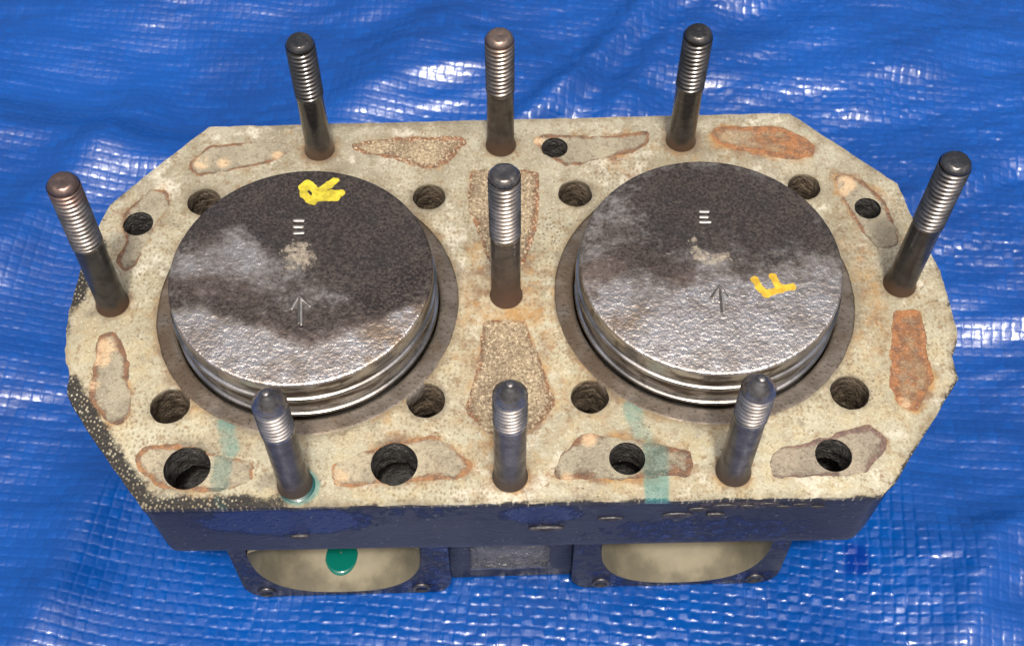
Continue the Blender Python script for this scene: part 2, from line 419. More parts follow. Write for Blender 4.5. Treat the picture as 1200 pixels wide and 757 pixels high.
af, bf = np.abs(fu), np.abs(fv)
pu = np.where(par, 1 - .75 * af ** 4, ss(1.0, .80, af)); pv = np.where(par, ss(1.0, .80, bf), 1 - .75 * bf ** 4)
r1 = hash2(iu, iv, 1); r2 = hash2(iu, iv, 2); r3 = hash2(iu, iv, 3)
gl_ = .25 + 1.5 * ss(.40, .62, fbm(X * 2.3 + 5, Y * 2.6, 71, 3)) * ss(-.9, .35, X); weave = pu * pv * (.0010 + .0004 * r1) + gl_ * ((r2 - .5) * fu + (r3 - .5) * fv) * .0014 * pu * pv
fade = ss(1.6, .95, np.maximum(np.abs(X), np.abs(Y)))
def ridge(P, h, wd):
    e = sd_line(X, Y, P, 0); return h * np.exp(-(e / wd) ** 2)
rip = .050 * (fbm(X * 1.9, Y * 3.0, 41, 3) - .5) * 2
rip += .013 * (fbm(X * 3.5 + .8 * Y, Y * 11 - X * 2.0, 42, 3) - .5) * 2 * ss(-.2, .35, X + .5 * Y)
rip += .0030 * (fbm(X * 9, Y * 30, 43, 2) - .5) * 2
rip += ridge([(-.06, .46), (.10, .60), (.38, .95)], .026, .03) + ridge([(.12, .42), (.3, .75), (.7, 1.0)], .014, .035)
rip += ridge([(-.95, .62), (-.5, .48), (-.25, .60), (.0, .9)], .020, .06) + ridge([(.6, .35), (.85, .45), (1.2, .42)], .010, .02)
rip += ridge([(.62, .12), (.85, .16), (1.2, .10)], .008, .02) + ridge([(-.80, -.45), (-.62, -.30), (-.58, -.1)], .020, .05) + ridge([(-.35, -.52), (-.60, -.42), (-.95, -.40)], .014, .03) + ridge([(.55, -.42), (.66, -.2), (.95, -.05)], .012, .03) + ridge([(-1.1, .15), (-.8, .3), (-.62, .62)], .022, .05)
blk = np.maximum(np.abs(X) - .44, np.abs(Y + .0) - .30)
damp = ss(.0, .22, blk)
rip = rip * damp + np.maximum(0, .01 * damp)
Z = TZ + rip + weave * fade
Z = np.where(blk < .0, np.minimum(Z, -.3025), Z)
ix = np.arange(len(ax) * len(ay)).reshape(len(ay), len(ax))
F = np.stack([ix[:-1, :-1].ravel(), ix[:-1, 1:].ravel(), ix[1:, 1:].ravel(), ix[1:, :-1].ravel()], 1)
wp = deck(1003, 655, TZ)
wet = ss(.025, .008, np.maximum(np.abs(X - wp[0]) * 1.1, np.abs(Y - wp[1]) * .8) + .008 * (fbm(X * 60, Y * 60, 3) - .5))
tarp = mesh_obj('tarp', np.stack([X, Y, Z - TZ], 1), F, mat_tarp(), None, {'m1': np.stack([r1, wet, r2], 1)}, loc=(0, 0, TZ))
tarp['label'] = 'wrinkled bright blue woven plastic tarp spread under the engine block'; tarp['category'] = 'tarp'
g = 60.0
gm = mat_simple('packed earth', (.16, .13, .10), .9, sc=3)
go = mesh_obj('ground', [(-g, -g, -.36), (g, -g, -.36), (g, g, -.36), (-g, g, -.36)], [(0, 1, 2, 3)], gm)
go['kind'] = 'structure'

# ------------------------------------------------------------------ deck plan
OUT = deckpoly([(245, 149), (570, 141), (925, 133), (1052, 216), (1064, 246), (1102, 318), (1121, 385), (1121, 402), (1116, 419), (1123, 444),
                (1050, 564), (1033, 582), (650, 589), (167, 597), (76, 467), (77, 443), (73, 409), (82, 361), (94, 317), (116, 266), (129, 240), (182, 197)])
HOLES = []   # x, y, r, kind
for u, v, rx, k in [(162, 262, .0205, 'c'), (650, 173, .0190, 'c'), (1017, 244, .0185, 'c'), (219, 548, .0285, 'c'), (462, 543, .0285, 'c'),
                    (735, 537, .0222, 'c'), (977, 533, .0226, 'c'),
                    (239, 237, .0222, 'b'), (503, 231, .0217, 'b'), (674, 227, .0226, 'b'), (942, 219, .0217, 'b'),
                    (199, 476, .0236, 'b'), (499, 469, .0236, 'b'), (691, 465, .0232, 'b'), (996, 460, .0237, 'b')]:
    p = deck(u, v); HOLES.append((p[0], p[1], rx, k))
YC = .004; LINER = .1895; BORE = .1655; PIST = .1610; CROWN = .071
BX = (-.2515, .2495)
# patches of bare metal where the coolant stood:  outline, look
PATCH = [
    ([(220, 194), (245, 171), (292, 166), (338, 168), (343, 178), (323, 189), (264, 201), (230, 207)], 'grey', [(237, 190, 12), (262, 190, 10), (325, 182, 8)], .25),
    ([(410, 168), (472, 161), (540, 160), (547, 168), (523, 192), (502, 199), (461, 187), (413, 177)], 'sand', [], .45),
    ([(622, 166), (634, 158), (703, 160), (760, 154.5), (761, 166), (748, 177), (665, 196), (651, 189)], 'grey', [(630, 163, 10)], .35),
    ([(833, 154), (847, 148), (916, 148), (954, 168), (954, 182), (930, 188), (868, 177), (837, 168)], 'rust', [], .65),
    ([(978, 211), (987, 201), (1013, 213), (1037, 237), (1052, 271), (1052, 288), (1027, 292), (1006, 264), (982, 226)], 'grey', [(992, 215, 14), (988, 224, 9)], .35),
    ([(1047, 365), (1078, 363), (1085, 389), (1085, 417), (1095, 444), (1075, 482), (1054, 477), (1042, 451), (1044, 413)], 'rust', [(1060, 472, 8)], .8),
    ([(901, 537), (910, 527), (1020, 497), (1040, 513), (1040, 527), (1013, 556), (905, 560)], 'mauve', [], .45),
    ([(648, 557), (657, 532), (684, 507), (715, 511), (811, 528), (811, 557), (732, 562), (657, 562)], 'grey', [(690, 515, 10), (664, 560, 8)], .55),
    ([(387, 553), (394, 541), (449, 522), (507, 509), (528, 522), (555, 546), (541, 560), (493, 563), (411, 570), (390, 568)], 'pale', [(396, 560, 12)], .4),
    ([(158, 536), (170, 522), (204, 520), (242, 530), (297, 541), (295, 563), (256, 577), (184, 570), (163, 549)], 'pale', [], .4),
    ([(117, 391), (136, 388), (150, 419), (153, 477), (143, 498), (124, 496), (105, 470), (107, 440), (112, 412)], 'grey', [(124, 405, 12), (119, 421, 12), (110, 450, 8), (130, 412, 8)], .45),
    ([(142, 254), (179, 221), (197, 223), (199, 240), (185, 257), (165, 298), (161, 312), (144, 321), (136, 307), (148, 281)], 'grey', [], .35),
    ([(552, 200), (632, 200), (632, 260), (614, 310), (575, 310), (548, 245)], 'sand', [], .5),
    ([(567, 376), (617, 376), (627, 409), (651, 470), (637, 491), (617, 508), (572, 508), (545, 481), (558, 436)], 'sand', [], .6),
]
PP = [fillet(deckpoly(p[0]), .007, 4) for p in PATCH]
STUDS = [(-.2505, .2585, .207), (-.0022, .2585, .207), (.2455, .2590, .207), (-.4985, .0110, .243), (-.0015, .0085, .243), (.4995, .0100, .243),
         (-.2525, -.2480, .207), (-.0036, -.2460, .207), (.2556, -.2470, .207)]
SR = .0189

block = empty('cylinder_block', (0, 0, -.302), 'dark navy twin-cylinder engine block with worn cream gasket face and nine studs', 'engine block')
def kid(name, V, F, mat, attrs=None, parent=block, smooth=True, at=(0, 0, 0)):
    """child of the block; V in deck coordinates relative to point at"""
    off = Vector(at) - Vector((0, 0, -.302)) if parent == block else Vector(at)
    return mesh_obj(name, V, F, mat, parent, attrs, smooth, loc=off)

# ---- gasket
def patch_sdf(x, y, i): return sd_poly(x, y, PP[i]) + .007 * (fbm(x * 75, y * 75, 90 + i, 4) - .5)
def gasket_sdf(x, y):
    s = sd_poly(x, y, OUT) + .0025 * (fbm(x * 60, y * 60, 4, 3) - .5)
    # nibbled edge on the left side
    s = s + .008 * ss(.1, .0, np.hypot((x + .54) * .7, y + .09)) * (fbm(x * 45, y * 45, 8, 3))
    for cx in BX: s = np.maximum(s, -(sd_circle(x, y, cx, YC, LINER) + .0015 * (fbm(x * 50, y * 50, 5, 2) - .5)))
    for (hx, hy, r, k) in HOLES: s = np.maximum(s, -(sd_circle(x, y, hx, hy, r) + .0022 * (fbm(x * 80, y * 80, 6, 2) - .5)))
    for i in range(len(PP)): s = np.maximum(s, -patch_sdf(x, y, i))
    return s
gx, gy, T = march(gasket_sdf, -.575, .575, -.31, .325, .0024)
pmin = np.full(gx.shape, 1e9)
wts = np.zeros(gx.shape)
for i in range(len(PP)):
    s = sd_poly(gx, gy, PP[i]); wts = np.maximum(wts, np.exp(-np.maximum(s, 0) / .009) * (.45 + .5 * PATCH[i][3]) * ss(.30, .60, fbm(gx * 14, gy * 14, 140 + i)))
rust = .75 * wts
for (sx, sy, h) in STUDS: rust = np.maximum(rust, .75 * np.exp(-np.maximum(np.hypot(gx - sx, gy - sy) - SR, 0) / .008))
rust = np.maximum(rust, .52 * np.exp(-((gx) / .085) ** 2 - ((gy + .02) / .19) ** 2))
for cx in BX: rust = np.maximum(rust, .42 * np.exp(-np.maximum(np.hypot(gx - cx, gy - YC) - LINER, 0) / .012) * (fbm(gx * 9, gy * 9, 77) > .45))
rust = np.maximum(rust, .55 * np.exp(-((gx - .46) / .04) ** 2 - ((gy - .0) / .14) ** 2))
rust = rust + .65 * (fbm(gx * 8, gy * 5, 78, 5) - .42)
eo = -sd_poly(gx, gy, OUT)
BL = deck(120, 530)
ll = ss(.30, .05, np.hypot(np.minimum(np.abs(gx + .50), np.abs(gx + .40)), gy + .25)) * 0
seg = sd_line(gx, gy, [deck(76, 455), deck(167, 597), deck(330, 594)], 0)
dark = 1.25 * ss(.030, .000, seg) * ss(deck(420, 590)[0], deck(240, 590)[0], gx)
seg = sd_line(gx, gy, [deck(84, 345), deck(97, 312), deck(108, 290)], 0); dark = np.maximum(dark, 1.1 * ss(.03, .008, seg))
dark = np.maximum(dark, .75 * ss(.0060, .0005, eo) * ss(.40, .62, fbm(gx * 30, gy * 30, 12)) * (gy < .1))
dark = np.maximum(dark, .55 * ss(.012, .0, eo) * (gx < -.5))
tq = fbm(gx * 30, gy * 30, 15)
teal = (.45 + .9 * fbm(gx * 24, gy * 12, 16, 4)) * np.maximum.reduce([.9 * ss(.020, .006, sd_line(gx, gy, [deck(264, 497), deck(266, 512), deck(270, 527)], 0)),
                          1.0 * ss(.030, .018, np.hypot(gx - STUDS[6][0] - .006, gy - STUDS[6][1] + .004)),
                          .95 * ss(.020, .010, sd_line(gx, gy, [deck(770, 592), deck(768, 535)], 0)),
                          .75 * ss(.022, .006, sd_line(gx, gy, [deck(768, 535), deck(748, 500), deck(740, 478)], 0)),
                          .6 * ss(.018, .004, sd_line(gx, gy, [deck(370, 500), deck(430, 492)], 0)),
                          .6 * ss(.018, .004, sd_line(gx, gy, [deck(262, 540), deck(258, 590)], 0))])
grey = .95 * ss(-.12, .28, gy + .08 * (fbm(gx * 5, gy * 5, 21) - .5)) + .3 * ss(.3, .7, gx) * (fbm(gx * 6, gy * 6, 22))
A1 = np.stack([rust, dark, teal, np.clip(grey, 0, 1)], 1)
V = np.stack([gx, gy, .0006 * (fbm(gx * 25, gy * 25, 30) - .5)], 1)
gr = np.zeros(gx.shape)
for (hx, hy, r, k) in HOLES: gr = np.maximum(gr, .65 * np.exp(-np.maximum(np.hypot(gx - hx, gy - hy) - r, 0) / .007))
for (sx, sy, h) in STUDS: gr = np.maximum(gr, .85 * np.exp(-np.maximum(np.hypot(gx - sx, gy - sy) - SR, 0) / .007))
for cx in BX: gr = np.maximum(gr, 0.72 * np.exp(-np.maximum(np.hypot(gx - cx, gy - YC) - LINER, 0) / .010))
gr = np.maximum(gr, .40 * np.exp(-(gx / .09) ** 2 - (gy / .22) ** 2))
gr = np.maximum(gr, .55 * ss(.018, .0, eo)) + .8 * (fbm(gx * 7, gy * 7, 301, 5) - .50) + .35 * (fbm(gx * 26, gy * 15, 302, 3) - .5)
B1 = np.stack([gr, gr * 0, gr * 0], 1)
V2, T2, bv = skirt(V, T, (0, 0, -.0075))
od = (np.abs(eo[bv]) < .006)[:, None]
A2 = np.concatenate([A1, A1[bv] + [0, .3, 0, 0] * od, A1[bv] + [0, .9, 0, 0] * od])
kid('head_gasket', V2, T2, mat_gasket(), {'m1': A2, 'm2': np.concatenate([B1, B1[bv], B1[bv]])})['label'] = 'worn cream woven head gasket, sooty along one chamfered corner'

# ---- bare patches, a little below the gasket face
PM = dict(grey=mat_patch('dull metal', (.34, .305, .215), (.26, .23, .165), (.22, .095, .04), (.10, .048, .028)),
          pale=mat_patch('pale scale', (.42, .365, .25), (.31, .27, .19), (.33, .15, .055), (.15, .075, .04)),
          sand=mat_patch('sandy scale', (.36, .285, .175), (.23, .175, .11), (.26, .10, .035), (.12, .055, .03), grain=.85),
          rust=mat_patch('rusted scale', (.33, .24, .14), (.31, .25, .165), (.33, .13, .04), (.16, .065, .03)),
          mauve=mat_patch('mauve scale', (.33, .28, .205), (.26, .225, .17), (.17, .095, .075), (.10, .06, .05)))
for i, (pts, look, brights, amt) in enumerate(PATCH):
    def sdf(x, y, i=i):
        s = patch_sdf(x, y, i) - .003
        for (hx, hy, r, k) in HOLES: s = np.maximum(s, -(sd_circle(x, y, hx, hy, r) + .001))
        return s
    lo = PP[i].min(0) - .01; hi = PP[i].max(0) + .01
    x, y, T = march(sdf, lo[0], hi[0], lo[1], hi[1], .0028)
    e = np.minimum(-sd_poly(x, y, PP[i]), .013)
    ru = np.exp(-np.maximum(e, 0) / (.003 + .005 * amt)) * (.45 + 1.0 * ss(.35, .62, fbm(x * 16, y * 16, 50 + i))) * (.9 + amt) + .55 * amt * fbm(x * 18, y * 18, 70 + i) + (.32 if look == 'rust' else 0)
    br = np.zeros(x.shape)
    for (u, v, r) in brights:
        c = deck(u, v); br = np.maximum(br, ss(1.15, .5, np.hypot(x - c[0], y - c[1]) / (r * .00112)))
    te = ss(.022, .010, sd_line(x, y, [deck(770, 592), deck(768, 510)], 0)) if i == 7 else (.8 * ss(.022, .006, sd_line(x, y, [deck(262, 530), deck(255, 585)], 0)) if i == 9 else 0 * x)
    c0 = PP[i].mean(0)
    V = np.stack([x - c0[0], y - c0[1], .0010 * (fbm(x * 35, y * 35, 33) - .5)], 1)
    kid('bare_patch', V, T, PM[look], {'m1': np.stack([ru, br, te], 1)}, at=(c0[0], c0[1], -.0007))

# ---- holes: ragged lip, then the dark water jacket opening out below
HM = dict(c=mat_simple('carbon crusted hole', (.085, .08, .074), .34, var=.6, sc=70, bump=1.0, dist=.008),
          b=mat_simple('oily brown hole', (.16, .125, .09), .34, var=.6, sc=45, bump=1.0, dist=.008))
for hi_, (hx, hy, r, k) in enumerate(HOLES):
    dep = .050 if k == 'c' else .075
    prof = [(r - .0005, -.0035)] + [(r - .0005, -dep * t) for t in np.linspace(.1, 1, 14)] + [(r + .012, -dep - .004), (r + .012, -.125), (0.001, -.125)]
    def wob(R, Z, th, s=hi_, r=r, dep=dep):
        a = np.broadcast_to(th, R.shape)
        q = fbm(np.cos(a) * 5 + s * 7 + Z * 70, np.sin(a) * 5 + Z * 90, s, 4) - .35
        m = ss(-.004, -.015, Z) * (Z > -dep - .002)
        return R - m * q * r * (.22 if k == 'c' else .28), Z
    V, Fq = lathe(prof, 40, wob)
    kid('coolant_hole' if k == 'c' else 'bolt_hole', V, Fq, HM[k], at=(hx, hy, 0))

# ---- liners
lm = NB('grey liner rim'); n = lm.noise(45, 5, .6); n2 = lm.noise(220, 3); n3 = lm.noise(14, 4)
cc = lm.mix(lm.rng(n, .35, .65), (.19, .165, .14), (.13, .11, .09)); cc = lm.mix(lm.rng(n3, .52, .7, 0, .6), cc, (.25, .20, .15))
cc = lm.mix(lm.rng(lm.noise(8, 6, .7), .46, .62, 0, .7), cc, (.10, .065, .035)); cc = lm.mix(lm.rng(n2, .56, .68, 0, .7), cc, (.035, .027, .022))
LM = lm.set(color=cc, metal=.55, rough=.48, normal=lm.bump(lm.math('ADD', n, n2), .35, .002))
for cx in BX:
    V, Fq = lathe([(BORE, -.14), (BORE, -.006), (BORE + .0008, -.003), (BORE + .0025, -.0012), (BORE + .006, -.001), (LINER - .004, -.001), (LINER + .003, -.0014), (LINER + .003, -.02)], 160)
    kid('cylinder_liner', V, Fq, LM, at=(cx, YC, 0))

# ---- cast body: deck slab with rounded lower edge
P0 = resample(fillet(OUT, .012, 4), .006)
P0 = inset(P0, .0022)
rows = []
for z, dd in [(-.0068, .004), (-.0069, .0008), (-.010, 0), (-.02, 0), (-.03, .0005), (-.04, .001), (-.05, .0012), (-.06, .0015), (-.07, .002), (-.08, .0025), (-.09, .003), (-.10, .0035),
              (-.11, .004), (-.12, .0045), (-.13, .005), (-.137, .006), (-.142, .008), (-.1455, .012), (-.147, .017), (-.147, .06)]:
    q = inset(P0, dd); rows.append(np.column_stack([q, np.full(len(q), z)]))
V, Fq = loft(rows)
nz = .0018 * (fbm(V[:, 0] * 12, V[:, 2] * 14 + V[:, 1] * 9, 61) - .5)
V[:, 1] += nz
# glossy paint blotches on the front wall, tinted with the tarp's reflection
fx, fz = V[:, 0], V[:, 2]; front = V[:, 1] < -.25
def ell(u0, u1, z0, z1):
    a, b = deck(u0, 620, -.05)[0], deck(u1, 620, -.05)[0]
    return ss(1.25, .6, np.hypot((fx - (a + b) / 2) / ((b - a) / 2), (fz - (z0 + z1) / 2) / ((z1 - z0) / 2)))
gl = np.maximum.reduce([ell(225, 440, -.09, .0), .95 * ell(585, 685, -.07, -.005), .55 * ell(690, 990, -.14, -.05), .4 * ell(420, 560, -.05, 0)]) * front
chp = np.maximum.reduce([.66 * ell(780, 995, -.040, -.004), .62 * ss(-.022, -.008, fz), .55 * ell(795, 840, -.055, -.03), .45 * ell(600, 660, -.075, -.055)]) * (1.0 * front)
gl = np.where(front, gl, .5 * fbm(V[:, 0] * 9, V[:, 2] * 9 + V[:, 1] * 9, 66))
BM = mat_body()
kid('deck_casting', V, Fq, BM, {'m1': np.stack([gl, chp, gl * 0], 1)})
CAST = mat_simple('chipped casting lumps', (.045, .040, .045), .4, var=.6, sc=60, bump=.8)
rk = random.Random(21)
for u, zz, wd in [(716, -.052, .016), (795, -.046, .019), (820, -.030, .013), (840, -.046, .012), (853, -.022, .016), (880, -.024, .011), (905, -.020, .014), (922, -.026, .010), (943, -.022, .013), (962, -.028, .010), (640, -.078, .022), (352, -.088, .012)]:
    V, Fq = lathe([(wd, .0025), (wd * .96, 0), (wd * .7, -.0012), (wd * .5, -.0005), (.0005, .0006)], 16)
    V = np.stack([V[:, 0], V[:, 2], V[:, 1] * rk.uniform(.22, .38)], 1)
    xx = deck(u, 615, zz)[0]; yf = np.interp(xx, [-.42, .42], [deck(167, 597)[1], deck(1033, 582)[1]]) + .004
    kid('casting_mark', V, Fq, CAST, at=(xx, yf - .0022, zz))
# lower casting: core behind the port flanges
core = fillet([(-.335, .25), (-.335, -.155), (-.40, -.02), (.0, -.02)][:0] + [(-.345, -.150), (.345, -.150), (.40, -.05), (.40, .18), (.32, .26), (-.32, .26), (-.40, .18), (-.40, -.05)], .02, 4)
core = resample(core, .02)
rows = [np.column_stack([inset(core, dd), np.full(len(core), z)]) for z, dd in [(-.120, 0), (-.16, .002), (-.22, .004), (-.28, .006), (-.296, .010), (-.3025, .018), (-.3025, .10)]]
V, Fq = loft(rows)
kid('lower_casting', V, Fq, BM, {'m1': np.zeros((len(V), 3)) + [.35, 0, 0]})
# port flanges with oval openings
FY = -.2640
PORTM = mat_simple('tan port bore', (.27, .24, .165), .6, var=.55, sc=11, bump=.5, dist=.003)
BOLTM = mat_simple('dull bolt steel', (.09, .085, .085), .42, metal=.8, sc=60)
for px, x0, x1 in [(-.2265, -.357, -.083), (.2190, .076, .352)]:
    fp = fillet([(x0 + .014, -.3025), (x1 - .014, -.3025), (x1, -.275), (x1, -.134), (x0, -.134), (x0, -.275)], .012, 5)
    def oval(x, z): return ((np.abs((x - px) / .1085) ** 2.6 + np.abs((z + .165) / .126) ** 2.6) ** (1 / 2.6) - 1) * .10
    def fs(x, z): return np.maximum(sd_poly(x, z, fp), -oval(x, z))
    x, z, T = march(fs, x0 - .01, x1 + .01, -.31, -.125, .0045)
    yy = FY + .0012 * (fbm(x * 40, z * 40, 88) - .5)
    V, T2, bv = skirt(np.stack([x, yy, z], 1), T, (0, .115, 0))
    gl = fbm(V[:, 0] * 14, V[:, 2] * 14, 91); ch = .62 * ss(.020, .004, np.abs(oval(V[:, 0], V[:, 2])))
    fl = kid('port_flange', V - np.array([px, FY, -.3025]), T2, BM, {'m1': np.stack([gl * .9, ch * .7, gl * 0], 1)}, at=(px, FY, -.3025))
    # tunnel
    th = np.linspace(0, 2 * math.pi, 73)[:-1]; rows = []
    for t in np.linspace(0, 1, 12):
        s = .996 - .16 * t * t; cs, sn = np.cos(th), np.sin(th); rr_ = (np.abs(cs) ** 2.6 + np.abs(sn) ** 2.6) ** (-1 / 2.6)
        rows.append(np.column_stack([.1085 * s * rr_ * cs, np.full(72, -.0010 + .22 * t), .126 * s * rr_ * np.where(sn > 0, .22 * sn, sn) + .03 * t * t]))
    V, Fq = loft(rows)
    tn = mesh_obj('exhaust_port', V, Fq, PORTM, fl, loc=(0, 0, .3025 - .165))
    for bx in (-.103, .103):
        V, Fq = lathe([(.0125, 0), (.0125, .0025), (.0112, .0036), (.0085, .0036), (.0080, .0012), (.0015, .0010)], 24)
        V = np.stack([V[:, 0], -V[:, 2], V[:, 1]], 1)
        mesh_obj('flange_bolt', V, Fq, BOLTM, fl, loc=(bx, .001, .3025 - .286))
# web between the flanges, with a machined ledge
wv = []
for x, nz in ((-.056, 0), (-.030, .002), (-.004, -.001), (.022, .002), (.047, 0)):
    wv.append(np.array([(x, -.150, -.140), (x, -.232, -.150 + nz), (x, -.2480, -.205 + nz), (x, -.2500, -.246 + nz), (x, -.2535, -.253 + nz), (x, -.2515, -.262 + nz), (x, -.235, -.268), (x, -.150, -.275)]))
V, Fq = loft(wv); n0 = len(wv[0]); ncap = [list(range(n0))[::-1], list(range(len(V) - n0, len(V)))]
kid('web_ledge', V, [list(map(int, q)) for q in Fq] + ncap, mat_simple('bare cast ledge', (.22, .21, .20), .34, metal=.7, sc=70, bump=1.0, dist=.006))
q = [(x, y, z) for y in (-.2450, -.150) for z in (-.3005, -.140) for x in (-.0835, .0765)]
kid('web_wall', np.array(q), [[0, 1, 3, 2], [4, 6, 7, 5], [0, 4, 5, 1], [0, 2, 6, 4], [1, 5, 7, 3]], BM, {'m1': np.zeros((8, 3))}, smooth=False)
# coolant hanging in one port
dp = deck(400, 648, -.287)
V, Fq = lathe([(.001, .0055), (.009, .0053), (.016, .0045), (.021, .0030), (.0245, .0008), (.025, -.004)], 36)
V *= [.92, 1.25, .6]
kid('coolant_drop', V, Fq, mat_drop('green coolant', (.003, .16, .12)), at=(dp[0], dp[1], -.2875))['label'] = 'drop of green coolant inside the port'
# wet ring around one stud and on the front edge
V, Fq = lathe([(SR - .001, .0022), (SR + .0006, .0015), (SR + .0014, .0010), (SR + .0022, .0004), (SR + .0028, -.0010)], 40, lambda R, Z, th: (R + .004 * np.cos(th + .9) * ss(SR + .000, SR + .004, R), Z))
kid('coolant_ring', V, Fq, mat_drop('thin green coolant', (.012, .085, .080), .06), at=(STUDS[6][0] + .001, STUDS[6][1] - .001, 0))

# ---- studs
SM = [mat_steel('oily black stud', (.035, .033, .033), .20, rz=(.035, .008), coat=.7, metal=.4),
      mat_steel('dark brown stud', (.085, .072, .064), .34, rz=(.045, .005), metal=.5),
      mat_steel('dark glossy stud', (.055, .050, .047), .26, rz=(.030, .005), coat=.4, metal=.5),
      mat_steel('blackened stud', (.050, .049, .048), .36, rz=(.026, .002), metal=.4),
      mat_steel('grey brown stud', (.11, .095, .085), .34, rz=(.10, .01), rustc=(.075, .042, .028), metal=.5),
      mat_steel('black oxide stud', (.050, .049, .049), .30, rz=(.028, .004), metal=.4),
      mat_steel('dark steel stud', (.095, .085, .08), .34, rz=(.035, .0), rustc=(.05, .034, .026), metal=.4)]
def mat_thread(name, col, rough, metal, coat=0.0, tipc=None, tipz=0):
    b = NB(name); z = b.xyz()[2]; n = b.noise(45, 5, .65); n2 = b.noise(160, 3)
    c = b.mix(b.rng(n, .40, .62), col, tuple(q * .55 for q in col))
    if tipc:
        c = b.mix(b.rng(b.math('ADD', z, b.math('MULTIPLY', b.math('SUBTRACT', n, .5), .08)), tipz, tipz + .03, 0, .75), c, tipc)
    return b.set(color=c, rough=b.rng(n2, .3, .7, rough * .8, rough * 1.25), metal=metal, coat=coat, coatr=.1, spec=.5)
TM = [mat_thread('oily black thread', (.07, .068, .066), .18, .6, .6),
      mat_thread('worn grey thread', (.22, .195, .175), .30, .85, 0, (.36, .25, .19), .180),
      mat_thread('dark worn thread', (.13, .124, .118), .24, .85),
      mat_thread('brown grey thread', (.24, .22, .205), .28, .85, 0, (.24, .155, .125), .195),
      mat_thread('bright grey thread', (.30, .275, .25), .24, .9),
      mat_thread('dark bright-edged thread', (.19, .182, .175), .22, .9),
      mat_thread('clean steel thread', (.34, .32, .305), .27, .9)]
SLOOK = [0, 1, 2, 3, 4, 5, 6, 6, 6]
PIT = .0071
def stud_meshes(h, front):
    tl = h * (.47 if not front else .37); tip = .0085 if not front else .021
    z0 = h - tl
    V1, F1 = lathe([(SR + .0020, -.006), (SR + .0020, .0012), (SR + .0010, .005), (SR - .0006, .009), (SR - .0007, z0 * .5), (SR - .0009, z0 - .002), (SR - .0012, z0 + .001)], 40)
    zs = list(np.arange(z0 - .0005, h - tip, PIT / 12)); seg = 48
    prof = [(SR, z) for z in zs]
    def wob(R, Z, th):
        ph = (Z / PIT - th / (2 * math.pi)) % 1
        tri = np.abs(ph * 2 - 1)
        a = ss(z0 + PIT * .2, z0 + PIT * .9, Z) * ss(h - tip + .001, h - tip - PIT * .6, Z)
        return R - .0043 * a * np.clip((tri - .10) / .80, 0, 1), Z
    V2, F2 = lathe(prof, seg, wob)
    n2 = len(V2); cb = np.array([[0, 0, z0 + .001]])
    V2 = np.concatenate([V2, V2[:seg] * [.9, .9, 1]])
    j = np.arange(seg); F2 = np.concatenate([F2, np.stack([n2 + j, n2 + (j + 1) % seg, (j + 1) % seg, j], 1)])
    r = SR; e = h - tip
    if front: cap = [(r - .0006, e - .001), (r - .0006, e + .001), (r - .0020, e + .0022), (r - .0024, e + .0040), (r - .0045, e + .0075), (r - .0080, e + .0130), (r - .0110, e + .0170), (.0064, e + .0193), (.0052, e + .0202), (.0048, e + .0218), (.0030, e + .0230), (.0004, e + .0232)]
    else: cap = [(r - .0015, e - .001), (r - .0012, e + .001), (r - .0024, e + .0034), (r - .0050, e + .0066), (r - .0062, e + .0073), (r - .0085, e + .0076), (.005, e + .0076), (.0025, e + .0072), (.0004, e + .0070)]
    def tw(R, Z, th):
        a = np.broadcast_to(th, R.shape); return R, Z + (.0012 if not front else .0004) * (fbm(np.cos(a) * R * 260 + h * 90, np.sin(a) * R * 260, 5, 3) - .5)
    V3, F3 = lathe(cap, seg, tw)
    return (V1, F1), (V2, F2), (V3, F3)
rs = random.Random(3)
for i, (sx, sy, h) in enumerate(STUDS):
    a, b, c = stud_meshes(h, i >= 6)
    m = SM[SLOOK[i]]
    s = kid('stud', a[0], a[1], m, at=(sx, sy, 0))
    tm = TM[SLOOK[i]]; mesh_obj('thread', b[0], b[1], tm, s); mesh_obj('stud_tip', c[0], c[1], tm, s)
    tx = {3: .024, 5: .022}.get(i, rs.uniform(-.006, .006))
    s.rotation_euler = (rs.uniform(-.006, .006), tx, rs.uniform(0, 6))
    if i in (3, 5):
        s.rotation_euler = (0, tx, 0)

